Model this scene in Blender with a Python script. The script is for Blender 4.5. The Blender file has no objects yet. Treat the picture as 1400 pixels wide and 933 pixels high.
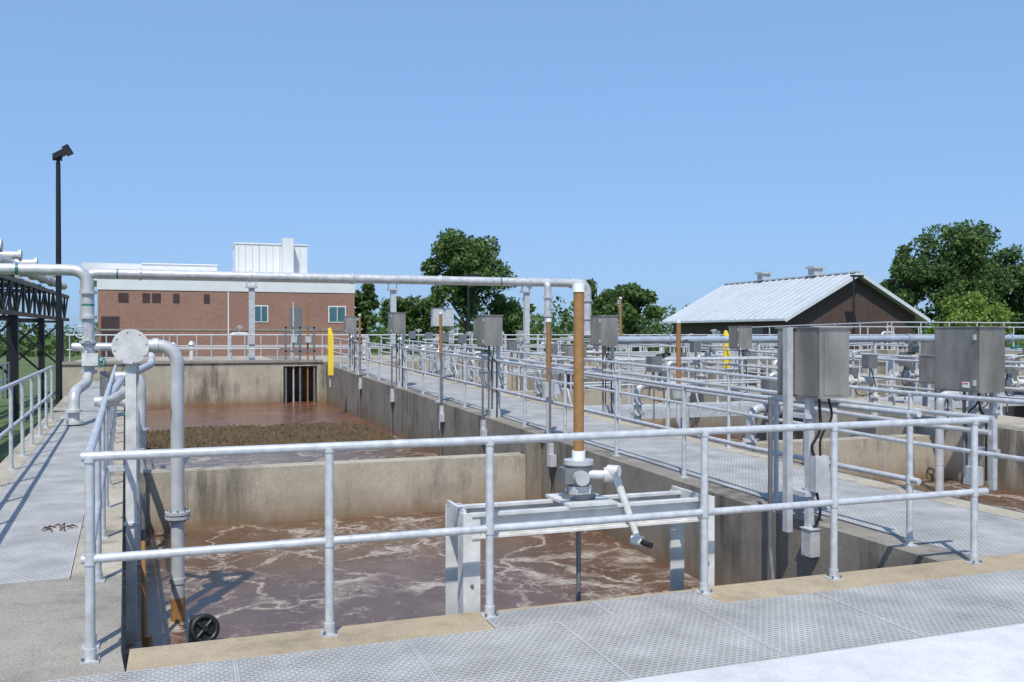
import bpy, math, random
import numpy as np
from mathutils import Vector, Matrix
random.seed(7); rng=np.random.default_rng(7)
scene=bpy.context.scene
scene.view_settings.view_transform='Standard'; scene.view_settings.look='None'; scene.view_settings.exposure=0

# ---------------------------------------------------------------- materials
def newmat(name):
    m=bpy.data.materials.new(name); m.use_nodes=True
    nt=m.node_tree; b=nt.nodes['Principled BSDF']; return m,nt,b
def N(nt,t,**k):
    n=nt.nodes.new(t)
    for a,v in k.items(): setattr(n,a,v)
    return n
def ramp(nt,src,stops):
    r=N(nt,'ShaderNodeValToRGB'); e=r.color_ramp.elements
    while len(e)<len(stops): e.new(0.5)
    for i,(p,c) in enumerate(stops):
        e[i].position=p; e[i].color=(c,c,c,1) if isinstance(c,(int,float)) else (*c,1)
    nt.links.new(src,r.inputs[0]); return r
def pos(nt,scale=(1,1,1)):
    g=N(nt,'ShaderNodeNewGeometry'); mp=N(nt,'ShaderNodeMapping'); mp.inputs['Scale'].default_value=scale
    nt.links.new(g.outputs['Position'],mp.inputs[0]); return mp.outputs[0]
def noise(nt,vec,scale,detail=6,rough=.6):
    n=N(nt,'ShaderNodeTexNoise'); n.inputs['Scale'].default_value=scale; n.inputs['Detail'].default_value=detail
    n.inputs['Roughness'].default_value=rough; nt.links.new(vec,n.inputs['Vector']); return n.outputs['Fac']
def mix(nt,f,a,b,mode='MIX'):
    m=N(nt,'ShaderNodeMix',data_type='RGBA',blend_type=mode)
    def s(i,v):
        if hasattr(v,'is_linked') or hasattr(v,'links'): nt.links.new(v,m.inputs[i])
        elif isinstance(v,(int,float)): m.inputs[i].default_value=v
        else: m.inputs[i].default_value=(*v,1)
    s(0,f); s(6,a); s(7,b); return m.outputs[2]
def bump(nt,b,h,strength=.3,dist=.01):
    n=N(nt,'ShaderNodeBump'); n.inputs['Strength'].default_value=strength; n.inputs['Distance'].default_value=dist
    nt.links.new(h,n.inputs['Height']); nt.links.new(n.outputs[0],b.inputs['Normal'])
def addv(nt,src,add):
    n=N(nt,'ShaderNodeMath',operation='ADD'); nt.links.new(src,n.inputs[0]); n.inputs[1].default_value=add; return n.outputs[0]

def simple(name,col,rough=.5,metal=0,var=.15,scale=6,spec=.5,stretch=(1,1,1)):
    m,nt,b=newmat(name); p=pos(nt,stretch)
    f=noise(nt,p,scale)
    r=ramp(nt,f,[(.3,tuple(c*(1-var) for c in col)),(.7,tuple(min(1,c*(1+var)) for c in col))])
    nt.links.new(r.outputs[0],b.inputs['Base Color'])
    rr=ramp(nt,f,[(.3,max(0,rough-.08)),(.7,min(1,rough+.08))]); nt.links.new(rr.outputs[0],b.inputs['Roughness'])
    b.inputs['Metallic'].default_value=metal; b.inputs['Specular IOR Level'].default_value=spec
    return m

def concrete(name,c1,c2,stain=.6,water=False,speck=.25):
    m,nt,b=newmat(name); p=pos(nt)
    base=ramp(nt,noise(nt,p,.9,8,.65),[(.3,c1),(.7,c2)]).outputs[0]
    fine=ramp(nt,noise(nt,p,55,3,.7),[(.35,1-speck),(.65,1.0)]).outputs[0]
    c=mix(nt,1.0,base,fine,'MULTIPLY')
    st=noise(nt,pos(nt,(2.2,2.2,.25)),1.6,8,.7)
    bl=noise(nt,pos(nt),.55,6,.6)
    mm=N(nt,'ShaderNodeMath',operation='MULTIPLY'); nt.links.new(st,mm.inputs[0]); nt.links.new(bl,mm.inputs[1])
    msk=ramp(nt,mm.outputs[0],[(.24,0.0),(.38,stain)]).outputs[0]
    c=mix(nt,msk,c,(.06,.053,.044))
    mot=ramp(nt,noise(nt,p,5,6,.7),[(.3,.84),(.65,1.0)]).outputs[0]; c=mix(nt,1.0,c,mot,'MULTIPLY')
    if water:
        g=N(nt,'ShaderNodeNewGeometry'); s=N(nt,'ShaderNodeSeparateXYZ'); nt.links.new(g.outputs['Position'],s.inputs[0])
        a=N(nt,'ShaderNodeMath',operation='MULTIPLY_ADD'); nt.links.new(noise(nt,pos(nt,(3,3,1)),2,4),a.inputs[0]); a.inputs[1].default_value=.30
        nt.links.new(s.outputs[2],a.inputs[2])
        w=ramp(nt,addv(nt,a.outputs[0],1.0),[(.10,1.0),(.34,.35),(.62,0.0)]).outputs[0]
        c=mix(nt,w,c,(.20,.125,.065))
    nt.links.new(c,b.inputs['Base Color']); b.inputs['Roughness'].default_value=.9
    bump(nt,b,noise(nt,p,30,5,.7),.35,.01); return m

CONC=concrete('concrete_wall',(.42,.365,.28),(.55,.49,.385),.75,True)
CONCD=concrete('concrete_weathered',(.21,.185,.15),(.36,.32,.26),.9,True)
COPE=concrete('concrete_coping_tan',(.40,.315,.205),(.52,.42,.28),.4)
DECKG=concrete('concrete_deck_grey',(.33,.30,.25),(.45,.41,.34),.45,False,.35)
WHITE=concrete('concrete_light',(.61,.61,.605),(.72,.72,.715),.10,False,.14)
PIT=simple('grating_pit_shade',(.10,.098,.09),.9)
GALV=simple('galvanised_steel',(.53,.545,.555),.45,.25,.18,14)
ALU=simple('aluminium_pipe',(.52,.525,.525),.42,.25,.18,5)
ALUW=simple('pale_aluminium_frame',(.60,.595,.57),.5,.1,.2,9)
GRATE=simple('aluminium_grating',(.44,.435,.42),.55,.08,.22,2.2)
STEEL=simple('stainless_cabinet',(.36,.325,.285),.40,.6,.35,3,stretch=(1,1,.35))
STEELD=simple('grey_steel_dark',(.20,.205,.21),.5,.4,.2,8)
BROWN=simple('brown_stem_tube',(.30,.155,.052),.45,0,.15,20)
BLACK=simple('black_paint',(.012,.012,.014),.45,0,.2)
YEL=simple('yellow_plastic',(.85,.62,.04),.4,0,.06)
TEAL=simple('teal_valve',(.02,.20,.18),.45,0,.15)
WHP=simple('white_paint',(.76,.76,.74),.45,0,.05)
BLUEP=simple('bluegrey_pipe',(.36,.41,.47),.4,.2,.12,4)
RED=simple('red_tag',(.6,.05,.03),.5)
BARK=simple('bark',(.10,.075,.055),.9,0,.3,6)
GLASS=simple('window_glass',(.06,.13,.16),.1,0,.2,1)
DGLASS=simple('dark_louver',(.06,.032,.03),.5,0,.2,1)
BRWALL=simple('brown_siding',(.085,.055,.046),.6,0,.15,2)
ROOF=simple('metal_roof',(.47,.50,.52),.42,.1,.10,.6)
ROOFR=simple('metal_roof_rib',(.62,.65,.67),.42,.1,.06,2)
WPANEL=simple('white_metal_panel',(.67,.675,.68),.5,.0,.06,.6)

def brick():
    m,nt,b=newmat('red_brick')
    g=N(nt,'ShaderNodeNewGeometry'); s=N(nt,'ShaderNodeSeparateXYZ'); c=N(nt,'ShaderNodeCombineXYZ')
    nt.links.new(g.outputs['Position'],s.inputs[0]); nt.links.new(s.outputs[0],c.inputs[0]); nt.links.new(s.outputs[2],c.inputs[1])
    t=N(nt,'ShaderNodeTexBrick'); nt.links.new(c.outputs[0],t.inputs[0]); t.inputs['Scale'].default_value=2.2
    t.inputs['Color1'].default_value=(.34,.18,.13,1); t.inputs['Color2'].default_value=(.26,.13,.10,1); t.inputs['Mortar'].default_value=(.38,.27,.22,1)
    t.inputs['Mortar Size'].default_value=.015
    v=ramp(nt,noise(nt,pos(nt),.25),[(.3,.85),(.7,1.0)]).outputs[0]
    nt.links.new(mix(nt,1.0,t.outputs[0],v,'MULTIPLY'),b.inputs['Base Color']); b.inputs['Roughness'].default_value=.9; return m
BRICK=brick()

def leaf(name,a,bcol):
    m,nt,b=newmat(name)
    r=ramp(nt,noise(nt,pos(nt),.8,3),[(.3,a),(.7,bcol)]).outputs[0]
    nt.links.new(r,b.inputs['Base Color']); b.inputs['Roughness'].default_value=.6
    b.inputs['Specular IOR Level'].default_value=.3
    t=N(nt,'ShaderNodeBsdfTranslucent'); nt.links.new(r,t.inputs[0]); mx=N(nt,'ShaderNodeMixShader'); mx.inputs[0].default_value=.35
    nt.links.new(b.outputs[0],mx.inputs[1]); nt.links.new(t.outputs[0],mx.inputs[2])
    nt.links.new(mx.outputs[0],nt.nodes['Material Output'].inputs[0]); return m
LEAF1=leaf('leaf_dark',(.060,.11,.030),(.095,.16,.045))
LEAF2=leaf('leaf_mid',(.10,.17,.05),(.145,.23,.065))
LEAFL=leaf('leaf_light',(.19,.29,.05),(.27,.37,.07))

def grass():
    m,nt,b=newmat('grass'); r=ramp(nt,noise(nt,pos(nt),.15,8),[(.3,(.06,.10,.03)),(.7,(.12,.15,.05))]).outputs[0]
    nt.links.new(r,b.inputs['Base Color']); b.inputs['Roughness'].default_value=.95; return m
GRASS=grass()

def water(name,red_reflect=0.0,foam=.8):
    m,nt,b=newmat(name); p=pos(nt)
    wn=N(nt,'ShaderNodeTexNoise'); wn.inputs['Scale'].default_value=.8; wn.inputs['Detail'].default_value=6; wn.inputs['Roughness'].default_value=.62; nt.links.new(p,wn.inputs['Vector'])
    ma=N(nt,'ShaderNodeVectorMath',operation='MULTIPLY_ADD'); nt.links.new(wn.outputs['Color'],ma.inputs[0]); ma.inputs[1].default_value=(2.6,2.6,0); nt.links.new(p,ma.inputs[2])
    mp=N(nt,'ShaderNodeMapping'); mp.inputs['Scale'].default_value=(.8,.65,0); nt.links.new(ma.outputs[0],mp.inputs[0])
    v=N(nt,'ShaderNodeTexVoronoi',feature='DISTANCE_TO_EDGE'); v.inputs['Scale'].default_value=1.0; nt.links.new(mp.outputs[0],v.inputs['Vector'])
    line=ramp(nt,v.outputs['Distance'],[(.0,1.0),(.02,.85),(.055,0.0)]).outputs[0]
    v2=N(nt,'ShaderNodeTexVoronoi',feature='DISTANCE_TO_EDGE'); v2.inputs['Scale'].default_value=3.6; nt.links.new(mp.outputs[0],v2.inputs['Vector'])
    line2=ramp(nt,v2.outputs['Distance'],[(.0,.9),(.07,0.0)]).outputs[0]
    brk=ramp(nt,noise(nt,p,.9,5,.7),[(.47,0.0),(.60,1.0)]).outputs[0]
    l2=mix(nt,1.0,line2,brk,'MULTIPLY')
    brk1=ramp(nt,noise(nt,p,1.7,4,.6),[(.38,0.15),(.55,1.0)]).outputs[0]; l1=mix(nt,1.0,line,brk1,'MULTIPLY')
    lc=mix(nt,1.0,l1,l2,'LIGHTEN')
    film=ramp(nt,noise(nt,p,.5,7,.75),[(.52,0.0),(.68,.25)]).outputs[0]; lc=mix(nt,1.0,lc,film,'LIGHTEN')
    tex=ramp(nt,noise(nt,p,14,6,.85),[(.34,.2),(.6,1.0)]).outputs[0]
    lc=mix(nt,1.0,lc,tex,'MULTIPLY')
    sc=mix(nt,1.0,lc,(foam,foam,foam),'MULTIPLY')
    bc=ramp(nt,noise(nt,p,1.5,6,.7),[(.3,(.095+.06*red_reflect,.052,.031-.008*red_reflect)),(.7,(.145+.06*red_reflect,.084,.052-.008*red_reflect))]).outputs[0]
    c=mix(nt,sc,bc,(.50,.44,.37)); nt.links.new(c,b.inputs['Base Color'])
    rr=mix(nt,sc,(.24,.24,.24),(.75,.75,.75)); nt.links.new(rr,b.inputs['Roughness'])
    b.inputs['Specular IOR Level'].default_value=.32
    bump(nt,b,noise(nt,p,9,4,.6),.10,.02); return m
WATER=water('murky_water',0,.95)
WATERF=water('murky_water_far',.5,.15)  # reddish reflection at the far end is put into the water's base colour
def scum():
    m,nt,b=newmat('scum'); r=ramp(nt,noise(nt,pos(nt,(1,.6,1)),2.6,10,.85),[(.32,(.035,.035,.014)),(.48,(.09,.058,.026)),(.62,(.125,.08,.04)),(.78,(.22,.16,.09))]).outputs[0]
    nt.links.new(r,b.inputs['Base Color']); b.inputs['Roughness'].default_value=1; return m
SCUM=scum()

# ---------------------------------------------------------------- mesh builder
class B:
    def __init__(s,name): s.name=name; s.v=[]; s.f=[]; s.m=[]; s.s=[]; s.mats=[]
    def mi(s,mat):
        if mat not in s.mats: s.mats.append(mat)
        return s.mats.index(mat)
    def add(s,vs,fs,mat,smooth=False):
        o=len(s.v); s.v+= [tuple(q) for q in vs]; i=s.mi(mat)
        for f in fs: s.f.append([o+k for k in f]); s.m.append(i); s.s.append(smooth)
    def box(s,x0,x1,y0,y1,z0,z1,mat): s.prism([(x0,y0),(x1,y0),(x1,y1),(x0,y1)],z0,z1,mat)
    def prism(s,q,z0,z1,mat):
        n=len(q); vs=[(a,b,z0) for a,b in q]+[(a,b,z1) for a,b in q]
        fs=[list(range(n))[::-1],list(range(n,2*n))]+[[i,(i+1)%n,n+(i+1)%n,n+i] for i in range(n)]
        s.add(vs,fs,mat)
    def obox(s,c,size,mat,rot=None):
        M=(rot or Matrix.Identity(3)); hx,hy,hz=[k/2 for k in size]
        vs=[Vector(c)+M@Vector((a*hx,b*hy,d*hz)) for d in(-1,1) for a,b in((-1,-1),(1,-1),(1,1),(-1,1))]
        s.add(vs,[[3,2,1,0],[4,5,6,7],[0,1,5,4],[1,2,6,5],[2,3,7,6],[3,0,4,7]],mat)
    def pipe(s,pts,r,mat,n=12,bend=0,cap=True):
        P=[Vector(p) for p in pts]
        if bend>0 and len(P)>2:
            Q=[P[0]]
            for i in range(1,len(P)-1):
                a=(P[i-1]-P[i]); c=(P[i+1]-P[i]); d=min(bend,a.length*.49,c.length*.49)
                A=P[i]+a.normalized()*d; C=P[i]+c.normalized()*d
                for k in range(7):
                    t=k/6; Q.append(A*(1-t)**2+P[i]*2*t*(1-t)+C*t*t)
            Q.append(P[-1]); P=Q
        T=[]
        for i in range(len(P)):
            a=P[min(i+1,len(P)-1)]-P[max(i-1,0)]; T.append(a.normalized())
        ref=Vector((0,0,1)) if abs(T[0].z)<.9 else Vector((0,1,0))
        u=T[0].cross(ref).normalized(); vs=[]
        for i,p in enumerate(P):
            u=(u-T[i]*u.dot(T[i])).normalized(); w=T[i].cross(u)
            rr=r[i] if isinstance(r,(list,tuple)) else r
            for k in range(n):
                a=2*math.pi*k/n; vs.append(p+(u*math.cos(a)+w*math.sin(a))*rr)
        fs=[]
        for i in range(len(P)-1):
            for k in range(n):
                fs.append([i*n+k,i*n+(k+1)%n,(i+1)*n+(k+1)%n,(i+1)*n+k])
        s.add(vs,fs,mat,True)
        if cap:
            o=len(P)-1; s.add(vs[:n],[list(range(n))],mat); s.add(vs[o*n:],[list(range(n))[::-1]],mat)
    def flange(s,c,d,r,mat,t=.03,n=16):
        c=Vector(c); d=Vector(d).normalized(); s.pipe([c-d*t/2,c+d*t/2],r,mat,n)
    def wheel(s,c,d,R,mat,r=.014,n=20):
        c=Vector(c); d=Vector(d).normalized(); u=d.orthogonal().normalized(); w=d.cross(u)
        ring=[c+(u*math.cos(2*math.pi*k/n)+w*math.sin(2*math.pi*k/n))*R for k in range(n+1)]
        s.pipe(ring,r,mat,8,cap=False)
        for k in range(4):
            a=2*math.pi*k/4; s.pipe([c,c+(u*math.cos(a)+w*math.sin(a))*R],r*.8,mat,6)
        s.pipe([c-d*.05,c+d*.03],.025,mat,10)
    def done(s,parent=None):
        me=bpy.data.meshes.new(s.name); me.from_pydata(s.v,[],s.f)
        for m in s.mats: me.materials.append(m)
        me.polygons.foreach_set('material_index',s.m); me.polygons.foreach_set('use_smooth',s.s); me.update()
        o=bpy.data.objects.new(s.name,me); scene.collection.objects.link(o)
        if parent: o.parent=parent
        return o
def empty(name):
    e=bpy.data.objects.new(name,None); scene.collection.objects.link(e); return e

# ---------------------------------------------------------------- ground
b=B('ground'); b.add([(-1500,-1500,-1.6),(1500,-1500,-1.6),(1500,2500,-1.6),(-1500,2500,-1.6)],[[0,1,2,3]],GRASS); b.done()

LX=lambda y:-.32-.055*(y-5.35)      # inner edge of the left tank wall
YE=36.7
def RZ(y): return 0 if y<8 else .5*(y-8)/28.7

# ---------------------------------------------------------------- gratings
def grating_mesh(name,w,l,px=.045,py=.032,bar=.014,t=.03):
    g=B(name); ny=int(l/py); nx=int(w/px); py=l/ny; px=w/nx
    for j in range(ny+1):
        y=-l/2+j*py; g.box(-w/2,w/2,y-bar/2,y+bar/2,-t,0,GRATE)
    for j in range(ny):
        y0=-l/2+j*py+bar/2+.0005; y1=y0+py-bar-.001
        for i in range(nx+1):
            x=-w/2+(i+(.5 if j%2 else 0))*px
            if x>w/2: continue
            g.box(max(x-bar/2,-w/2),min(x+bar/2,w/2),y0,y1,-t,-.002,GRATE)
    for sx in(-1,1): g.box(sx*w/2-.005,sx*w/2+.005,-l/2,l/2,-t-.01,.003,GRATE)
    o=g.done(); me=o.data; bpy.data.objects.remove(o); return me
def place(me,parent,x,y,z,rx=0,rz=0):
    o=bpy.data.objects.new('grating_panel',me); scene.collection.objects.link(o); o.location=(x,y,z); o.rotation_euler=(rx,0,rz); o.parent=parent
fg=empty('foreground_grating')
pm=grating_mesh('panel_front',.91,.94,.042,.030,.011)
for i in range(17):
    place(pm,fg,-.21+.922*i,4.525,random.choice([0,.002,-.003]))
pm2=grating_mesh('panel_notch',.74,.29,.042,.030,.011)
for i in range(2): place(pm2,fg,2.08+.75*i,5.155,.002)

# ---------------------------------------------------------------- foreground deck
b=B('concrete_deck')
b.box(-.68,16,-5,4.045,-1.6,0,WHITE)
b.box(-4,-.685,-5,4.0,-1.6,-.002,DECKG)
b.prism([(-4,4.0),(-.685,4.0),(-.685,5.0),(-.28,5.0),(LX(5.35),5.35),(LX(7.05),7.05),(-4,7.05)],-1.59,-.001,DECKG)
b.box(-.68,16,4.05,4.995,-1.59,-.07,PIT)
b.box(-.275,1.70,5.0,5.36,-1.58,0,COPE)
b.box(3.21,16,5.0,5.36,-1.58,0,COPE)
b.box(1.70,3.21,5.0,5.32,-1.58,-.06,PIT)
b.box(1.70,3.21,5.32,5.36,-1.58,-.004,COPE)
b.done()

# ---------------------------------------------------------------- left walkway
b=B('concrete_walkway')
y0,y1=7.05,YE
b.prism([(LX(y0)-.33,y0),(LX(y0),y0),(LX(y1),y1),(LX(y1)-.33,y1)],-1.6,0,CONC)
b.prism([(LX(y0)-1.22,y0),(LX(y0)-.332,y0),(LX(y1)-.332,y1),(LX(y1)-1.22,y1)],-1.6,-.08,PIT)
b.prism([(LX(y0)-1.50,y0),(LX(y0)-1.222,y0),(LX(y1)-1.222,y1),(LX(y1)-1.50,y1)],-1.6,0,CONC)
b.done()
lg=empty('walkway_grating'); lm=grating_mesh('panel_left',.87,.93,.045,.036,.017)
sk=math.atan(.055)
for i in range(31):
    yy=7.53+.95*i; place(lm,lg,LX(yy)-.776,yy,random.choice([.001,.003,-.002]),0,sk)

# ---------------------------------------------------------------- middle walkway (gentle ramp)
def rampwall(b,x0,x1,ys,mat,zb=-1.6,dz=0):
    vs=[];fs=[]
    for y in ys:
        z=RZ(y)+dz; vs+=[(x0,y,zb),(x1,y,zb),(x1,y,z),(x0,y,z)]
    for i in range(len(ys)-1):
        a=4*i; c=a+4
        for k in range(4): fs.append([a+k,a+(k+1)%4,c+(k+1)%4,c+k])
    fs.append([0,3,2,1]); e=4*(len(ys)-1); fs.append([e,e+1,e+2,e+3]); b.add(vs,fs,mat)
b=B('concrete_walkway')
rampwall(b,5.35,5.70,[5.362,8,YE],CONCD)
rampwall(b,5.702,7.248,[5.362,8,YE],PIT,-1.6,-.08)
rampwall(b,7.25,7.60,[5.362,8,YE],CONC)
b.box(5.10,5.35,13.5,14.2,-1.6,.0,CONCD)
b.done()
mg=empty('walkway_grating'); mm_=grating_mesh('panel_mid',1.52,.93,.045,.034,.014)
for i in range(33):
    yy=5.84+.95*i; place(mm_,mg,6.476,yy,RZ(yy)+random.choice([.001,.004,-.002]),math.atan(.5/28.7) if yy>8 else 0)

for (xa,xb) in ((13.4,15.3),(21.2,23.0)):
    b=B('concrete_walkway'); rampwall(b,xa,xb,[5.362,8,YE],CONC); b.done()

# ---------------------------------------------------------------- tank cross walls and raised far deck
b=B('tank_divider_wall')
b.prism([(LX(13.5)-.002,13.5),(5.09,13.5),(5.09,13.85),(LX(13.85)-.002,13.85)],-1.6,-.2,CONC)
b.box(7.602,13.398,13.5,13.85,-1.6,-.2,CONC); b.box(15.302,21.198,13.5,13.85,-1.6,-.2,CONC)
b.box(7.602,13.398,24,24.35,-1.6,.1,CONC); b.box(15.302,21.198,24,24.35,-1.6,.1,CONC); b.done()
b=B('raised_concrete_deck')
b.box(-4.2,3.7,YE,48,-1.6,.60,CONC)
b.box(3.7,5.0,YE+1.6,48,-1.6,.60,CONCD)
b.box(5.0,40,YE,48,-1.6,.598,CONC)
b.box(3.7,5.0,YE,YE+1.6,.45,.596,CONC)
b.box(-4.25,5.2,YE-.06,YE+.3,.60,.70,DECKG)
b.done()
b=B('sluice_gate')
for x in (3.8,4.35,4.9): b.box(x-.035,x+.035,YE+.05,YE+.15,-1.4,2.0,STEELD)
b.box(3.75,4.95,YE+.05,YE+.15,1.93,2.0,STEELD); b.box(3.75,4.95,YE+.05,YE+.15,1.0,1.07,STEELD)
b.pipe([(4.1,YE+.1,-1),(4.1,YE+.1,3.0)],.035,ALU); b.pipe([(4.65,YE+.1,-1),(4.65,YE+.1,3.0)],.035,BROWN)
b.obox((4.1,YE,1.5),(.22,.25,.25),ALU); b.obox((4.65,YE,1.5),(.22,.25,.25),ALU)
b.done()

# ---------------------------------------------------------------- water
b=B('water')
def wp(q,mat,z=-1.0): b.add([(x,y,z) for x,y in q],[[0,1,2,3]],mat)
wp([(LX(5.3)-.05,5.3),(5.4,5.3),(5.4,13.6),(LX(13.6)-.05,13.6)],WATER)
wp([(LX(13.7)-.05,13.7),(5.4,13.7),(5.4,24),(LX(24)-.05,24)],WATER)
wp([(LX(24)-.05,24),(5.4,24),(5.4,YE+2),(LX(YE)-.05,YE+2)],WATERF)
wp([(7.5,5.3),(13.5,5.3),(13.5,YE+.1),(7.5,YE+.1)],WATER)
wp([(15.2,5.3),(21.3,5.3),(21.3,YE+.1),(15.2,YE+.1)],WATER)
b.done()
b=B('floating_scum')
nx,ny=150,44; vs=[];fs=[]
for j in range(ny+1):
    for i in range(nx+1):
        y=22.2+5.6*j/ny; x=LX(y)+.2+(5.0-LX(y)-.1)*i/nx
        e=min(j,ny-j)/4; z=-1.0+(.008+random.random()**3*.11)*min(1,e) - (0.05 if e==0 else 0)
        vs.append((x,y+random.uniform(-.06,.06)+.25*math.sin(x*2.1)+.12*math.sin(x*5)+.3*math.sin(x*.7),z))
for j in range(ny):
    for i in range(nx): a=j*(nx+1)+i; fs.append([a,a+1,a+nx+2,a+nx+1])
b.add(vs,fs,SCUM); b.done()

# ---------------------------------------------------------------- railings
def railing(pts,spacing=1.5,h=1.07,r=.025,mat=GALV,posts=None,n=10,foot=True,midf=.5,name='safety_railing'):
    b=B(name); P=[Vector(p) for p in pts]
    up=Vector((0,0,h))
    b.pipe([p+up for p in P],r,mat,n,bend=.08); b.pipe([p+up*midf for p in P],r*.95,mat,n,bend=.08)
    tot=0; seg=[]
    for i in range(len(P)-1):
        L=(P[i+1]-P[i]).length; seg.append((tot,L,P[i],P[i+1])); tot+=L
    if posts is None:
        k=max(1,round((tot-.2)/spacing)); posts=[.1+(tot-.2)*i/k for i in range(k+1)]
    for d in posts:
        for (t,L,A,C) in seg:
            if t<=d<=t+L+1e-6:
                q=A.lerp(C,(d-t)/L)
                b.pipe([q,q+up*.997],r,mat,n)
                if foot:
                    b.box(q.x-.045,q.x+.045,q.y-.045,q.y+.045,q.z,q.z+.012,mat)
                    if n>=14:
                        for sx in(-1,1): b.pipe([(q.x+sx*.034,q.y-.03,q.z+.012),(q.x+sx*.034,q.y-.03,q.z+.03)],.008,STEELD,6)
                if n>=10:
                    for f in (midf,1): b.pipe([q+up*f-Vector((0,0,.03)),q+up*f+Vector((0,0,.028 if f<1 else .0))],r*1.22,mat,n)
                    b.pipe([q+Vector((0,0,.012)),q+Vector((0,0,.07))],r*1.25,mat,n)
                break
    return b.done()
railing([(-.50,5.23,0),(5.66,5.23,0)],posts=[.04,1.28,2.24,3.73,4.77,6.04],n=14)
railing([(LX(5.4)-.15,5.36,0),(LX(20)-.15,20,0)],1.45,n=12)
railing([(LX(7.3)-1.30,7.3,0),(LX(20.)-1.30,20.,0)],1.45,n=12)
railing([(-4.4,18,-.3),(-5.4,34,-.3)],1.6)
railing([(5.52,5.75,RZ(5.7)),(5.52,8,0),(5.52,36,RZ(36))],1.75)
railing([(7.42,6.0,0),(7.42,8,0),(7.42,36,RZ(36))],1.75)
railing([(13.55,5.9,0),(13.55,8,0),(13.55,36,RZ(36))],1.8)
railing([(15.15,8,0),(15.15,36,RZ(36))],1.8)
railing([(21.35,8,0),(21.35,36,RZ(36))],1.8)
railing([(22.85,8,0),(22.85,36,RZ(36))],1.8)
railing([(-4.0,36.95,.6),(3.6,36.95,.6)],1.3)
railing([(5.4,36.95,.6),(40,36.95,.6)],1.5)
railing([(-4.0,47,.6),(40,47,.6)],1.5)
railing([(-4.0,41.5,.6),(40,41.5,.6)],1.7)
for (xa,xb) in((7.6,13.4),(15.3,21.2)):
    b=B('steel_footbridge'); b.box(xa+.002,xb-.002,17.6,18.7,-.02,.08,GRATE); b.box(xa,xb,17.55,17.6,-.12,.1,GALV); b.box(xa,xb,18.7,18.75,-.12,.1,GALV); b.done()
    railing([(xa+.05,17.65,.08),(xb-.05,17.65,.08)],1.45); railing([(xa+.05,18.65,.08),(xb-.05,18.65,.08)],1.45)
    railing([(xa+.05,24.15,.1),(xb-.05,24.15,.1)],1.45)
    railing([(xa+.05,30.2,.45),(xb-.05,30.2,.45)],1.45)
    b=B('steel_footbridge'); b.box(xa+.002,xb-.002,30.1,31.2,.35,.45,GRATE); b.box(xa,xb,30.05,30.1,.3,.47,GALV); b.done()
b=B('raised_concrete_tank'); b.box(24.5,44,27,36,-1.6,.95,CONC); b.box(24.4,44.1,26.9,27.2,.95,1.08,COPE); b.box(22.9,24.3,25.4,27.4,-1.6,1.15,CONC); b.done()
railing([(24.6,27.1,1.08),(44,27.1,1.08)],1.4); railing([(24.6,31.5,.95),(44,31.5,.95)],1.4); railing([(24.6,27.1,1.08),(24.6,36,.95)],1.5)

# ---------------------------------------------------------------- near sluice gate with actuator
b=B('sluice_gate')
xa,xb=1.68,3.36; dzz=-.045
for y in (5.44,5.72):
    b.box(xa,xb,y-.012,y+.012,.50+dzz,.62+dzz,ALUW); b.box(xa,xb,y-.05,y+.011,.622+dzz,.64+dzz,ALUW); b.box(xa,xb,y-.05,y-.013,.485+dzz,.499+dzz,ALUW)
for x,s in((xa,-1),(xb,1)):
    b.box(x-.055,x+.055,5.40,5.415,-1.3,.60,ALUW); b.box(x-.055 if s<0 else x+.04,x-.04 if s<0 else x+.055,5.416,5.52,-1.3,.60,ALUW)
    b.box(x-.055,x+.055,5.80,5.815,-1.3,.59,ALUW)
    b.prism([(x-.05,5.416),(x-.03,5.416),(x-.03,5.80),(x-.05,5.80)],.44,.618,ALUW)
    for q in(-.2,.15,.5): b.flange((x,5.397,q),(0,1,0),.012,STEELD,.012,6)
b.box(xa+.06,xb-.06,5.74,5.765,-1.3,-.35,STEELD)
b.box(2.33,2.67,5.38,5.80,.597,.615,ALUW)
cx,cy=2.49,5.60
b.pipe([(cx,cy,-1.2),(cx,cy,.62)],.016,STEELD)
b.pipe([(cx,cy,.616),(cx,cy,.65)],.115,STEELD,18); b.pipe([(cx,cy,.65),(cx,cy,.70)],.085,ALU,18); b.pipe([(cx,cy,.70),(cx,cy,.84)],[.075,.09],STEELD,18); b.pipe([(cx,cy,.84),(cx,cy,.87)],.10,ALU,18)
b.obox((cx-.08,cy,.77),(.09,.13,.10),STEELD); b.flange((cx-.02,cy-.09,.76),(0,1,0),.05,ALU,.05)
for k in range(6):
    a=k*math.pi/3; b.pipe([(cx+.09*math.cos(a),cy+.09*math.sin(a),.64),(cx+.09*math.cos(a),cy+.09*math.sin(a),.685)],.01,ALU,6)
b.pipe([(cx,cy,.87),(cx,cy,.93)],.045,WHP,14)
b.pipe([(cx,cy,.93),(cx,cy,2.0)],.035,BROWN,16); b.pipe([(cx,cy,1.99),(cx,cy,2.05)],.042,WHP,16)
b.pipe([(cx,cy-.02,.775),(cx+.16,cy-.10,.775)],.03,ALU,12); b.flange((cx+.17,cy-.10,.775),(1,-.33,0),.05,ALU,.06)
A=Vector((cx+.20,cy-.13,.80)); C=Vector((cx+.31,cy-.26,.36))
b.pipe([A,C],[.030,.022],ALUW,8); b.pipe([A-Vector((.03,-.03,0)),A+Vector((.02,-.03,0))],.042,ALUW,10); b.pipe([C-Vector((.03,-.03,0)),C+Vector((.02,-.03,0))],.032,ALUW,10)
b.pipe([C,C+Vector((.03,-.12,-.01))],.020,BLACK,10)
b.done()

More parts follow.
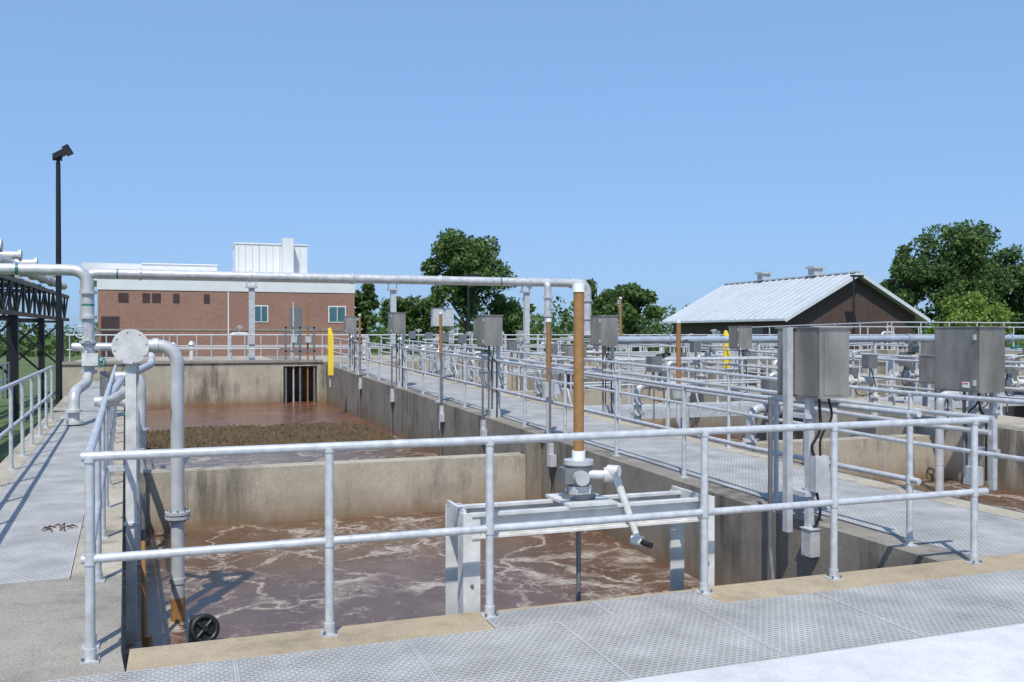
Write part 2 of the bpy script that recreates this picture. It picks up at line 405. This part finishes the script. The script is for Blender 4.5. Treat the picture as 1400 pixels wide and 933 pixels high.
def stem(x,y,z,h=1.9,s=1.0,r=.045):
    b=B('valve_actuator_stem'); b.pipe([(x,y,z-.6),(x,y,z+.75)],.04,ALU); b.flange((x,y,z+.02),(0,0,1),.13,ALU)
    b.pipe([(x,y,z+.72),(x,y,z+.95)],[.10,.12],ALU,12); b.obox((x+.1,y,z+.84),(.18,.16,.16),ALU)
    b.pipe([(x,y,z+.95),(x,y,z+h)],r,BROWN,12); b.pipe([(x,y,z+h),(x,y,z+h+.06)],r*1.2,WHP,12)
    b.pipe([(x+.16,y,z+.84),(x+.3,y-.05,z+.84),(x+.36,y-.1,z+.5)],.02,ALU,8)
    b.pipe([(x,y,z-1.4),(x,y,z-.6)],.02,STEELD,8); b.done()
stem(5.44,13.4,.0,1.9,r=.04); stem(7.95,13.7,-.1,2.0,r=.04); stem(5.35,19.5,.2,1.95,r=.035); stem(5.35,29.3,.4,1.9,r=.035); stem(15,30,.4,2.6,r=.05); stem(11.5,24.1,.1,1.7,r=.04); stem(18.3,24.1,.1,1.7,r=.04)

# ---------------------------------------------------------------- electrical cabinets
def cabinet(x,y,zt,w,d,h,pb,px=0,py=0,twin=True,mat=STEEL,sign=False):
    b=B('electrical_cabinet')
    b.box(x-w/2,x+w/2,y-d/2,y+d/2,zt-h,zt,mat)
    b.box(x-w/2-.012,x-w/2-.002,y-d/2+.02,y+d/2-.02,zt-h+.02,zt-.02,mat)
    b.box(x-w/2-.02,x+w/2+.02,y-d/2-.02,y+d/2+.02,zt+.001,zt+.015,mat)
    for q in(.15,.85): b.box(x-w/2-.03,x-w/2-.012,y-d/2+.03,y-d/2+.06,zt-h*q-.03,zt-h*q+.03,ALU)
    xs=x+w/2-.03 if px==0 else x+px
    for k in ((-d*.25,d*.2) if twin else (0,)):
        b.box(xs+.035-.03,xs+.035+.03,y+k-.03,y+k+.03,pb,zt-h-.001,GALV)
    for q in(.4,.8):
        zz=pb+(zt-h-pb)*q; b.box(xs-.0,xs+.066,y-d*.36,y+d*.34,zz-.02,zz+.02,ALU)
    b.pipe([(x-.05,y-d*.3,zt-h),(x-.05,y-d*.3,zt-h-.18),(xs-.03,y-d*.2,zt-h-.3),(xs-.03,y-d*.2,pb+.1)],.012,BLACK,8,bend=.1)
    b.pipe([(x+.07,y-d*.1,zt-h),(x+.07,y-d*.1,zt-h-.14),(xs-.06,y+d*.2,zt-h-.26),(xs-.06,y+d*.2,pb+.1)],.010,BLACK,8,bend=.1)
    b.pipe([(x,y+d*.1,zt-h),(x,y+d*.1,pb+.15)],.018,STEELD,8)
    b.obox((xs-.08,y,pb+.14),(.12,.16,.2),GALV)
    if sign: b.box(x-w/2-.018,x-w/2-.0125,y-.19,y-.10,zt-h+.05,zt-h+.11,WHP); b.box(x-w/2-.021,x-w/2-.0185,y-.18,y-.11,zt-h+.09,zt-h+.10,RED)
    return b.done()
b=B('electrical_cabinet')
x0,y0_=5.31,6.92
b.box(x0-.05,x0+.27,y0_-.28,y0_+.32,1.14,1.76,STEEL); b.box(x0-.06,x0-.052,y0_-.26,y0_+.30,1.16,1.74,STEEL)
b.box(x0-.07,x0+.29,y0_-.30,y0_+.34,1.761,1.775,STEEL)
b.box(x0+.0,x0+.22,y0_-.286,y0_-.281,1.17,1.73,STEEL)
b.box(x0-.13,x0-.07,y0_+.06,y0_+.13,.0-.10,1.77,GALV)
b.box(x0-.02,x0+.04,y0_-.10,y0_-.04,-.10,1.139,GALV)
for zz in(.25,.95): b.box(x0-.068,x0+.06,y0_-.12,y0_+.20,zz,zz+.04,GALV)
b.box(x0-.068,x0+.22,y0_+.06,y0_+.1,1.10,1.138,GALV)
b.box(x0-.06,x0+.09,y0_-.18,y0_-.05,-.28,-.04,GALV); b.box(x0-.07,x0+.10,y0_-.19,y0_-.04,-.039,-.03,GALV)
b.box(x0-.02,x0+.12,y0_-.2,y0_-.11,.30,.62,ALU)
b.pipe([(x0+.05,y0_-.15,1.14),(x0+.05,y0_-.18,.85),(x0-.03,y0_-.14,.7),(x0+.0,y0_-.15,.62)],.013,BLACK,8,bend=.1)
b.pipe([(x0+.15,y0_-.15,1.14),(x0+.17,y0_-.2,.95),(x0+.05,y0_-.16,.8),(x0+.06,y0_-.16,.6)],.011,BLACK,8,bend=.1)
b.pipe([(x0+.03,y0_-.14,.31),(x0+.04,y0_-.2,.1),(x0+.02,y0_-.12,-.03)],.012,BLACK,8,bend=.1)
b.pipe([(x0-.12,y0_+.33,1.12),(x0-.12,y0_+.33,-.3),(x0-.16,y0_+.2,-.75)],.022,STEELD,10,bend=.1)
b.pipe([(x0-.16,y0_+.2,-.6),(x0-.16,y0_+.2,-1.2)],.024,BROWN,10)
b.done()
cabinet(8.18,7.80,1.78,.36,.62,.70,.0,sign=True)
cabinet(5.42,16.3,2.05,.34,.5,.56,.05,twin=False)
cabinet(5.42,24.2,2.28,.36,.5,.56,.2,twin=False)
cabinet(7.65,16.0,2.05,.34,.5,.56,.1,twin=False)
cabinet(13.1,13.2,1.30,.4,.5,.5,0,twin=False)
cabinet(16.0,16.1,1.55,.5,.55,.55,0,twin=True)
cabinet(10.6,24.2,1.4,.6,.5,.45,.1,twin=False)
cabinet(10.5,38,2.8,.9,.4,.75,.6,mat=GALV)
cabinet(7.65,23.6,2.1,.36,.5,.5,.2,twin=False)
cabinet(13.4,20.0,1.9,.36,.5,.55,.2,twin=False)
cabinet(5.42,31.5,2.3,.36,.5,.56,.4,twin=False)

# ---------------------------------------------------------------- blind-flanged air pipe and drop leg
b=B('air_drop_pipe')
px,py=-.05,9.2; hz=1.60; hx=-.44
b.pipe([(hx,8.85,hz),(hx,9.40,hz)],.065,ALU,16)
b.flange((hx,8.80,hz),(0,1,0),.155,ALUW,.03,28); b.flange((hx,8.845,hz),(0,1,0),.155,ALU,.03,28)
for k in range(8):
    a=k*math.pi/4+.2; b.flange((hx+.135*math.cos(a),8.782,hz+.135*math.sin(a)),(0,1,0),.008,ALUW,.012,6)
b.pipe([(hx,9.2,hz),(px,py,hz),(px,py,-1.2)],.062,ALU,18,bend=.22)
for z,m in((.02,ALU),(-.02,ALU)): b.flange((px,py,z),(0,0,1),.115,m,.028,18)
for k in range(8):
    a=k*math.pi/4; b.pipe([(px+.09*math.cos(a),py+.09*math.sin(a),-.055),(px+.09*math.cos(a),py+.09*math.sin(a),.055)],.009,STEELD,6)
b.flange((px,py,-.62),(0,0,1),.072,ALU,.05); b.pipe([(px,py,-.78),(px,py,-1.2)],.064,BROWN,16,cap=False)
b.flange((-.24,py,hz),(1,0,0),.072,ALU,.05)
b.pipe([(hx,9.36,hz),(hx,9.36,1.2),(-.75,9.9,1.0),(-1.0,19,1.0)],.05,ALU,12,bend=.15)
b.box(hx-.045,hx+.045,8.84,8.90,-.95,1.47,ALUW); b.box(hx-.06,hx+.06,8.82,8.92,.0,.02,GALV)
for z in(-.3,.5): b.obox((hx-.1,8.95,z),(.3,.05,.05),GALV)
b.done()
b=B('air_drop_pipe')
b.pipe([(-1.0,15.6,1.05),(-.62,15.6,1.05),(-.62,15.6,-1.2)],.07,ALU,14,bend=.2); b.flange((-.62,15.6,.2),(0,0,1),.12,ALU); b.done()
b=B('air_drop_pipe')
b.pipe([(-1.0,12.0,.9),(-.55,12.0,.9),(-.55,12.0,-1.2)],.06,ALU,14,bend=.2); b.flange((-.55,12,.3),(0,0,1),.11,ALU); b.wheel((-.62,11.9,.75),(1,0.3,0),.08,TEAL); b.done()
b=B('floating_valve_handwheel')
b.pipe([(.10,8.5,-1.05),(.10,8.5,-.82)],.06,TEAL,14); b.obox((.12,8.45,-.84),(.14,.16,.14),BLACK); b.wheel((.17,8.32,-.84),(.25,-1,.35),.105,BLACK,.026); b.flange((.17,8.34,-.84),(.25,-1,.35),.085,BLACK,.03); b.done()
b=B('guide_pipe_and_reflection'); b.pipe([(-.33,8.6,-.1),(-.30,8.2,-1.2)],.022,BROWN,10); b.pipe([(-.36,9.4,.2),(-.36,9.4,-1.2)],.02,STEELD,10); b.pipe([(-.27,8.0,-.75),(-.26,8.0,-1.2)],.03,BROWN,10); b.done()  # brown tubes stand in for a thin leaning reflection; grey tube is a pipe

# ---------------------------------------------------------------- overhead header pipes
HY=37.3; HZ=3.97
b=B('overhead_air_pipe')
b.pipe([(-3.4,HY,2.2),(-3.4,HY,HZ),(17.0,HY,HZ),(17.0,HY,1.6)],.185,ALU,20,bend=.45)
for x in(-1.5,2.5,6.5,10.2,14.2,16.2): b.flange((x,HY,HZ),(1,0,0),.235,ALU,.08,20)
for x in (-2.3,12.9): b.flange((x,HY,HZ),(1,0,0),.188,TEAL,.06,20)
b.pipe([(14.9,HY-.1,HZ-.05),(14.9,HY-.5,HZ-.05),(14.9,HY-.5,1.1)],.15,ALU,16,bend=.3)
for z in(3.3,2.5,1.8): b.flange((14.9,HY-.5,z),(0,0,1),.21,ALU,.08); b.flange((17.0,HY,z-.1),(0,0,1),.24,ALU,.08)
b.wheel((14.9,HY-.75,2.1),(0,1,0),.2,TEAL)
for x in (2.55,8.2,14.1):
    b.box(x-.11,x+.11,HY-.11,HY+.11,.6,HZ-.45,GALV); b.box(x-.22,x+.22,HY-.2,HY+.2,HZ-.449,HZ-.38,GALV)
    b.box(x-.2,x-.14,HY-.1,HY+.1,HZ-.379,HZ-.1,GALV); b.box(x+.14,x+.2,HY-.1,HY+.1,HZ-.379,HZ-.1,GALV); b.box(x-.2,x+.2,HY-.2,HY+.2,.602,.63,GALV)
b.done()
b=B('overhead_air_pipe')
vx,vy=-1.80,20.3; z=3.0
b.pipe([(-14,21.5,z),(-5,20.7,z),(vx,vy,z),(vx,vy,.9)],.115,ALU,18,bend=.35)
for zz in(2.55,2.05,1.55,.95): b.flange((vx,vy,zz),(0,0,1),.165,ALU,.06,18)
b.flange((vx,vy,2.3),(0,0,1),.118,TEAL,.04,18); b.flange((-3.1,20.42,z),(1,0,0),.118,TEAL,.04,18)
for x in (-3.6,-6,-8): b.flange((x,20.6,z),(1,0,0),.16,ALU,.05,18)
b.pipe([(vx-.3,vy,1.45),(vx+1.2,vy-.0,1.45)],.085,ALU,14); b.pipe([(vx,vy,.95),(vx,vy-.3,.75),(vx-.12,vy-1.4,.62),(vx-.12,vy-1.5,.0)],.10,ALU,14,bend=.2)
b.flange((vx-.12,vy-1.5,.06),(0,0,1),.17,ALUW,.05); b.flange((vx-.12,vy-1.5,.28),(0,0,1),.15,ALUW,.05)
b.wheel((vx+.25,vy-.25,1.15),(0.6,1,0),.10,TEAL); b.wheel((vx-.1,vy-.35,1.75),(0,1,0),.12,ALU)
b.obox((vx+.05,vy-.1,1.2),(.3,.3,.25),ALUW); b.obox((vx+.3,vy,.5),(.16,.3,.9),STEELD); b.flange((vx+.7,vy,1.45),(1,0,0),.14,ALU,.06)
b.pipe([(vx+1.2,vy,1.45),(vx+1.2,vy-.5,1.1),(-.95,15,1.0)],.07,ALU,12,bend=.2)
b.done()
b=B('pipe_support_post'); b.pipe([(-3.85,20.5,-1.6),(-3.85,20.5,2.88)],.055,ALU,12); b.box(-4.0,-3.7,20.4,20.6,2.85,2.88,ALU); b.done()

b=B('process_pipe'); b.pipe([(10,21.5,1.55),(40,21.5,1.62)],.10,BLUEP,14)
for x in range(11,40,4): b.pipe([(x,21.5,-1),(x,21.5,1.5)],.05,GALV,8); b.flange((x+1.2,21.5,1.57),(1,0,0),.15,BLUEP,.06)
b.done()

# ---------------------------------------------------------------- valve clusters
def valve(x,y,z,h=1.0,side=1,whl=TEAL,pm=ALU):
    b=B('valve_assembly')
    b.pipe([(x+side*1.0,y,-1.2),(x+side*1.0,y,z+h*.6),(x,y,z+h*.6),(x,y,z-.05)],.07,pm,12,bend=.18)
    for q in(.12,.3): b.flange((x,y,z+h*q),(0,0,1),.12,ALUW,.04,14)
    b.flange((x+side*.45,y,z+h*.6),(1,0,0),.12,pm,.04,14); b.flange((x+side*.62,y,z+h*.6),(1,0,0),.12,pm,.04,14)
    b.obox((x+side*.53,y,z+h*.6+.16),(.14,.14,.2),STEELD); b.pipe([(x+side*.53,y,z+h*.6+.2),(x+side*.53,y,z+h+.1)],.02,ALU,8)
    b.wheel((x+side*.53,y,z+h+.1),(0,0.3,1),.13,whl); b.pipe([(x+side*1.0,y,z-.1),(x+side*1.0,y,z-.6)],.075,pm,12)
    b.obox((x+side*.25,y-.15,z+h*.95),(.22,.2,.28),STEELD); b.pipe([(x+side*.25,y-.15,z+h*.82),(x+side*.25,y-.15,z+.02)],.015,STEELD,6)
    b.pipe([(x+side*.25,y-.15,z+h*.9),(x+side*.1,y-.2,z+h*.4),(x+side*.5,y-.1,z+h*.3),(x+side*.53,y,z+h*.55)],.011,BLACK,6,bend=.15)
    b.done()
for (x,y,s_,h) in ((7.75,11.3,1,.95),(7.8,14.9,1,1.1),(7.8,19.8,1,1.2),(7.8,22.5,1,1.2),(7.8,25,1,1.2),(7.8,27,1,1.3),(7.8,29,1,1.3),(7.8,31,1,1.3),(7.8,33.5,1,1.3),
    (13.15,9.8,-1,.9),(13.15,12.2,-1,1.0),(13.15,14.9,-1,1.1),(13.15,17,-1,1.1),(13.15,21.5,-1,1.2),(13.15,27,-1,1.3),(15.5,14.2,1,1.0),(15.5,17.0,1,1.0),(15.5,19.5,1,1.1),(15.5,21.5,1,1.2),(15.5,25.5,1,1.2),(21,18,-1,1.1),(21,22,-1,1.1),(21,27,-1,1.2),(23.2,20,1,1.1),(23.2,23,1,1.1),(21,30,-1,1.2)):
    valve(x,y,RZ(y),h,s_,random.choice([TEAL,ALU,ALU,BLACK]),random.choice([ALU,ALUW,ALU]))
b=B('conduit_run')
for x,z in((7.62,.72),(7.66,.86),(13.38,.7),(21.18,.7)): b.pipe([(x,7,z),(x,8,z),(x,36,z+.5)],.028,ALU,8)
b.done()
b=B('conduit_riser')
for y in (13.0,16.35,19.3,24.3,29.0):
    z=RZ(y); b.pipe([(5.30,y,z+1.1),(5.30,y,-1.1)],.022,STEELD,8); b.box(5.27,5.345,y-.05,y+.05,z-.25,z-.05,GALV); b.obox((5.28,y-.12,z-.3),(.1,.14,.18),GALV)
b.done()
b=B('deck_equipment')
for i in range(34):
    x=-3+i*1.25+random.uniform(-.5,.5); y=random.uniform(38.5,46); h=random.uniform(.5,1.3); k=random.random()
    if 2<x<6: continue
    if k<.4: b.pipe([(x,y,.6),(x,y,.6+h),(x+.8,y,.6+h),(x+.8,y,.6)],.07,ALU,10,bend=.2); b.wheel((x+.4,y,.6+h+.3),(0,.3,1),.16,ALU); b.pipe([(x+.4,y,.6+h),(x+.4,y,.9+h)],.03,ALU,8)
    elif k<.7: b.box(x-.2,x+.2,y-.2,y+.2,.6+h*.5,.6+h,STEEL); b.box(x-.04,x+.04,y-.04,y+.04,.6,.6+h*.5,GALV)
    else: b.pipe([(x,y,.6),(x,y,.6+h)],.10,ALUW,12); b.pipe([(x,y,.6+h),(x,y,.6+h+.15)],[.16,.08],ALU,12)
b.done()

def yellow(x,y,z,h=1.5):
    b=B('yellow_rescue_pole_cover'); w=.085
    b.prism([(x-w,y-.04),(x+w,y-.04),(x+w,y+.04),(x-w,y+.04)],z,z+h*.86,YEL)
    b.add([(x-w,y-.04,z+h*.86),(x+w,y-.04,z+h*.86),(x+w,y+.04,z+h*.86),(x-w,y+.04,z+h*.86),(x-w,y-.02,z+h),(x+.0,y-.02,z+h*1.02),(x+.0,y+.02,z+h*1.02),(x-w,y+.02,z+h)],[[0,1,5,4],[1,2,6,5],[2,3,7,6],[3,0,4,7],[4,5,6,7]],YEL)
    b.pipe([(x,y+.07,z-.4),(x,y+.07,z+h*.9)],.03,GALV,8); b.done()
yellow(4.6,30.5,.35,1.55); yellow(15.2,23.4,.7,1.1)

def lamp(x,y,h,flood=True):
    b=B('street_lamp'); b.pipe([(x,y,-1.6),(x,y,h)],[.10,.065],BLACK,12)
    if flood:
        b.pipe([(x,y,h),(x,y,h+.15)],.05,BLACK,8); R=Matrix.Rotation(math.radians(-32),3,'Y')
        b.obox((x+.10,y,h+.28),(.50,.30,.16),BLACK,R); b.obox((x+.26,y,h+.38),(.20,.36,.26),BLACK,R); b.obox((x-.02,y,h+.12),(.26,.12,.12),BLACK)
    else:
        b.box(x-.15,x+.75,y-.2,y+.2,h,h+.14,BLACK)
    b.done()
lamp(-3.50,30.4,6.85); lamp(17.5,57,5.5,False); lamp(46.8,55.2,5.95,False)

# ---------------------------------------------------------------- black pipe rack
b=B('steel_pipe_rack')
X1,X2=-6.0,-8.4; za,zb=2.5,3.75
for X in(X1,X2):
    for z in(za,zb): b.box(X-.09,X+.09,20,56,z-.08,z+.08,BLACK)
    for i in range(24):
        y=20+i*1.5; b.box(X-.05,X+.05,y-.05,y+.05,za+.08,zb-.08,BLACK)
        p=(X,y,za) if i%2 else (X,y,zb); q=(X,y+1.5,zb) if i%2 else (X,y+1.5,za); b.pipe([p,q],.045,BLACK,6)
for i in range(5):
    y=25+i*7
    for X in(X1,X2): b.box(X-.12,X+.12,y-.12,y+.12,-1.6,za-.08,BLACK)
    b.box(X2,X1,y-.08,y+.08,za-.2,za-.081,BLACK); b.box(X2,X1,y-.06,y+.06,zb+.081,zb+.2,BLACK)
    b.pipe([(X1,y,0),(X2,y,2.3)],.05,BLACK,6); b.pipe([(X1,y+.1,2.3),(X2,y+.1,0)],.05,BLACK,6)
for i in range(12): b.box(X2,X1,20+i*3,20.1+i*3,zb+.081,zb+.16,BLACK)
b.done()
b=B('overhead_air_pipe')
for X,r,z in((-6.2,.20,4.35),(-6.9,.16,4.7),(-7.7,.2,4.35)):
    b.pipe([(X,20,z),(X,56,z)],r,ALU,14)
    for i in range(12): b.flange((X,21+i*3,z),(0,1,0),r*1.35,ALU,.12)
for i in range(6): b.pipe([(-8.2,31+i*4,4.7),(-5.8,31+i*4,4.7)],.14,ALUW,12); b.flange((-5.8,31+i*4,4.7),(1,0,0),.22,ALUW,.1)
b.done()

# ---------------------------------------------------------------- brick building
bh=empty('brick_building')
b=B('walls'); b.box(-7.6,16.8,95,118,-1.6,5.95,BRICK); b.box(-7.66,16.86,94.94,118.05,5.951,7.0,WPANEL); b.box(-7.7,16.9,94.9,118.1,7.001,7.12,WHP)
b.box(4.2,4.32,94.93,94.999,-1.6,5.9,WPANEL)
b.box(-7.62,16.82,94.95,94.999,2.05,2.2,DECKG); b.done(bh)
b=B('penthouse'); b.box(-9.5,3.4,101,115,7.13,8.9,WPANEL); b.box(-4,3.5,100.9,115.1,8.901,9.0,WHP); b.box(3.5,14.5,103,115,7.13,8.3,WPANEL)
for i in range(36): b.box(-9.3+i*.66,-9.27+i*.66,100.96 if i<19 else 102.96,100.998 if i<19 else 102.998,7.2,8.28,STEELD)
b.done(bh)
b=B('rooftop_unit'); b.box(5.2,12.6,100,106,7.15,11.2,WPANEL); b.box(5.1,12.7,99.9,106.1,11.201,11.32,WHP)
b.box(9.9,11.0,98.5,99.89,7.2,11.8,WPANEL); b.box(7.6,7.64,99.97,99.995,7.2,11.2,STEELD)
for i in range(10): b.box(5.5+i*.7,5.53+i*.7,99.96,99.99,7.5,11,ALU)
b.done(bh)
b=B('windows')
for a,c in((-5.8,-4.9),(-3.65,-3.0),(-2.8,-2.0),(-.9,-.3),(1.95,2.5)):
    b.box(a,c,94.96,94.998,4.75,5.65,DGLASS)
for a,c in((6.8,8.0),(14.2,15.8)):
    b.box(a-.1,c+.1,94.95,94.997,2.9,4.6,WHP); b.box(a,c,94.93,94.949,3.0,4.5,GLASS)
    b.box((a+c)/2-.03,(a+c)/2+.03,94.91,94.929,3.0,4.5,WHP)
b.box(-7.3,-5.7,94.96,94.996,-1.6,3.4,DGLASS); b.box(10.2,11.4,94.96,94.996,.5,4.4,STEELD); b.done(bh)

# ---------------------------------------------------------------- brown gable building
gb=empty('brown_gable_building')
xl,xr,xm=42.3,54.3,48.3; ya,yb=57,73.8; ze,zr=3.1,6.25
b=B('walls'); vs=[(xl,ya,-1.6),(xr,ya,-1.6),(xr,ya,ze),(xm,ya,zr-.1),(xl,ya,ze)]; vs+=[(x,yb,z) for x,y,z in vs]
b.add(vs,[[0,1,2,3,4],[9,8,7,6,5],[0,4,9,5],[1,6,7,2],[0,5,6,1]],BRWALL)
for i in range(1,60):
    x=xl+i*.2; zt=min(zr-.35,ze+(zr-ze)*(1-abs(x-xm)/(xm-xl)))-.2; b.box(x-.012,x+.012,ya-.03,ya-.002,-1.6,zt,BRWALL)
b.box(43.2,45.2,ya-.05,ya-.031,-1.6,2.2,DGLASS); b.box(xl-.04,xl-.005,60,62.6,-1.6,2.2,STEELD); b.box(xl-.04,xl-.005,66,67.2,-1.6,2.0,WHP)
b.done(gb)
b=B('roof'); ov=.75; dz=(zr-ze)/(xm-xl)
zl=ze-dz*ov
for sgn in(-1,1):
    xe=xm+sgn*(xm-xl+ov); q=[(xe,ya-ov,zl),(xm,ya-ov,zr),(xm,yb+ov,zr),(xe,yb+ov,zl)]
    up=[(x,y,z+.14) for x,y,z in q]
    b.add(q+up,[[0,1,2,3],[7,6,5,4],[0,4,5,1],[3,2,6,7],[0,3,7,4]],ROOF)
    for i in range(21):
        y=ya-ov+.05+i*.905; w_=.12
        b.add([(xe,y,zl+.142),(xm,y,zr+.142),(xm,y+w_,zr+.142),(xe,y+w_,zl+.142),(xe,y,zl+.22),(xm,y,zr+.22),(xm,y+w_,zr+.22),(xe,y+w_,zl+.22)],[[0,1,5,4],[3,2,6,7],[4,5,6,7],[0,4,7,3]],ROOFR)
    b.add([(xe,ya-ov-.03,zl-.12),(xm,ya-ov-.03,zr-.12),(xm,ya-ov-.03,zr+.15),(xe,ya-ov-.03,zl+.15)],[[0,1,2,3]],ROOFR)
b.box(xm-.2,xm+.2,ya-ov,yb+ov,zr+.13,zr+.24,ROOF)
b.box(xl-ov-.12,xl-ov-.01,ya-ov,yb+ov,zl-.02,zl+.13,ROOFR)
b.done(gb)
b=B('roof_vents')
for y in(61.5,68.5): b.box(xm-.4,xm+.4,y-.4,y+.4,zr+.2,zr+.75,ALU); b.box(xm-.55,xm+.55,y-.55,y+.55,zr+.751,zr+.95,ALU)
b.done(gb)

# ---------------------------------------------------------------- trees
def leaves(cs,rs,n,size,mats,wts,flat=.85):
    cs=np.array(cs);rs=np.array(rs); w=rs**2; idx=rng.choice(len(cs),n,p=w/w.sum())
    d=rng.normal(size=(n,3)); d/=np.linalg.norm(d,axis=1)[:,None]
    rad=rs[idx]*(0.5+.62*rng.random(n)**.8); c=cs[idx]+d*rad[:,None]*np.array([1,1,flat])
    a=rng.normal(size=(n,3))+d*0.3; a/=np.linalg.norm(a,axis=1)[:,None]
    t=rng.normal(size=(n,3)); u=np.cross(a,t); u/=np.linalg.norm(u,axis=1)[:,None]; v=np.cross(a,u)
    s=size*(.5+rng.random(n))[:,None]
    q=np.stack([c-u*s,c-v*s*.55,c+u*s,c+v*s*.55],1).reshape(-1,3)
    mi=rng.choice(len(mats),n,p=wts)
    return q,mi
def tree(name,x,y,h,r,cb,n=7000,size=.22,mats=(LEAF1,LEAF2),wts=(.55,.45),k=26,zg=-1.6,clumps=None,trunk=True,cr=(.17,.16)):
    H=h+zg; b=B(name); cs=[];rs=[]
    zc=(cb+H)/2; hz=(H-cb)/2
    if clumps is None:
        for i in range(k):
            d=rng.normal(size=3); d/=np.linalg.norm(d); q=rng.random()**.4*.84
            wz=1-.25*max(0,d[2]*q)
            cs.append((x+d[0]*r*q*wz,y+d[1]*r*q*wz,zc+d[2]*hz*q)); rs.append(r*(cr[0]+cr[1]*rng.random()))
    else: cs,rs=clumps
    if trunk:
        b.pipe([(x,y,zg),(x+.1,y,cb),(x,y+.1,zc),(x+.1,y,H-hz*.35)],[r*.07,r*.05,r*.035,r*.01],BARK,8)
        for c in cs[:int(len(cs)*.7)]:
            z0=max(cb*.7+zg*.3,c[2]-hz*.7); b.pipe([(x+.05,y,min(z0,H-hz*.6)),((x+c[0])/2,(y+c[1])/2,(z0+c[2])/2-.1),c],[r*.025,r*.017,r*.006],BARK,5,cap=False)
    q,mi=leaves(cs,rs,n,size,mats,wts)
    o=len(b.v); b.v+=[tuple(p) for p in q.tolist()]
    ids=[b.mi(m) for m in mats]
    for i in range(len(mi)):
        b.f.append([o+4*i,o+4*i+1,o+4*i+2,o+4*i+3]); b.m.append(ids[mi[i]]); b.s.append(False)
    return b.done()
tree('deciduous_tree',32.2,105.4,17.0,5.7,3.2,15000,.24,k=52)
tree('deciduous_tree',46.7,89.5,9.2,3.3,1.0,6000,.22,wts=(.35,.65))
tree('deciduous_tree',51,109,11.6,3.2,1.0,5000,.24)
tree('deciduous_tree',19.6,104.6,11.0,2.2,.8,4000,.22)
tree('deciduous_tree',30.0,125,10.4,5,0,5000,.3)
tree('deciduous_tree',38.8,108,9.0,3.5,0,5000,.26,wts=(.4,.6))
tree('deciduous_tree',63.2,67.5,12.7,3.0,.8,10000,.17,wts=(.75,.25),k=38)
tree('deciduous_tree',67.8,65.9,15.2,5.0,.8,18000,.18,wts=(.7,.3),k=60)
tree('deciduous_tree',74.4,66.6,12.6,4.4,.6,12000,.18,wts=(.7,.3),k=44)
tree('deciduous_tree',82,66,11.5,4.5,.6,7000,.2,wts=(.7,.3),k=34)
tree('leafy_shrub',64.0,61.0,6.9,3.6,-.6,10000,.15,mats=(LEAFL,LEAF2),wts=(.8,.2),k=34)
tree('leafy_shrub',39.8,34.0,3.3,1.8,-1.2,5000,.08,mats=(LEAFL,LEAF2),wts=(.4,.6),k=22)
tree('leafy_shrub',46,38,3.6,2.2,-1.2,5000,.1,mats=(LEAFL,LEAF2),wts=(.4,.6),k=22)
cs=[];rs=[]
for i in range(420):
    a=math.radians(-35+95*i/420+random.uniform(-.3,.3)); D=random.uniform(150,200)
    hh=random.uniform(2,6.0)*(1.0 if a<math.radians(5) else 1.15)
    if a<math.radians(-2): hh*=.6
    for zz in np.arange(0,hh,2.2): cs.append((D*math.sin(a),D*math.cos(a),zz-.5)); rs.append(random.uniform(1.6,2.9))
tree('distant_trees',0,0,5,5,1,42000,.45,clumps=(cs,rs),trunk=False)

# ---------------------------------------------------------------- litter on walkway
b=B('dead_twigs')
TW=simple('dead_leaf',(.09,.035,.02),.8)
for i in range(9):
    x=-1.02+random.uniform(-.08,.08); y=8.8+random.uniform(-.12,.12); a=random.uniform(0,6)
    b.pipe([(x,y,.012),(x+.05*math.cos(a),y+.05*math.sin(a),.03),(x+.09*math.cos(a+.4),y+.08*math.sin(a+.4),.012)],[.004,.009,.003],TW,6)
b.done()
b=B('padlock_chain'); b.pipe([(-.92,10.6,.01),(-.92,10.7,.05),(-.94,10.9,.012)],.012,BLACK,6); b.done()

# ---------------------------------------------------------------- light, sky, camera
az=math.atan2(-.38,-.75); el=math.radians(56)
d=Vector((math.sin(az)*math.cos(el),math.cos(az)*math.cos(el),math.sin(el)))
L=bpy.data.lights.new('sun','SUN'); L.energy=4.4; L.angle=math.radians(.5); L.color=(1,.955,.88)
so=bpy.data.objects.new('sun',L); scene.collection.objects.link(so); so.rotation_euler=d.to_track_quat('Z','Y').to_euler()
w=bpy.data.worlds.new('World'); scene.world=w; w.use_nodes=True; nt=w.node_tree
sky=nt.nodes.new('ShaderNodeTexSky'); sky.sky_type='NISHITA'; sky.sun_disc=False; sky.sun_elevation=el; sky.sun_rotation=az%(2*math.pi)
sky.air_density=1.0; sky.dust_density=.8; sky.ozone_density=2.0
gm=nt.nodes.new('ShaderNodeGamma'); gm.inputs[1].default_value=.34
ml=nt.nodes.new('ShaderNodeMix'); ml.data_type='RGBA'; ml.blend_type='MULTIPLY'; ml.inputs[0].default_value=1; ml.inputs[7].default_value=(1.60,2.42,3.75,1)
bg=nt.nodes['Background']; nt.links.new(sky.outputs[0],gm.inputs[0]); nt.links.new(gm.outputs[0],ml.inputs[6]); nt.links.new(ml.outputs[2],bg.inputs[0]); bg.inputs[1].default_value=.13
cam=bpy.data.cameras.new('camera'); co=bpy.data.objects.new('camera',cam); scene.collection.objects.link(co)
cam.sensor_width=36; cam.lens=32.14; cam.clip_end=4000; cam.clip_start=.05
co.location=(0,0,1.71); co.rotation_euler=(math.radians(90-.435),0,math.radians(-19.8))
scene.camera=co
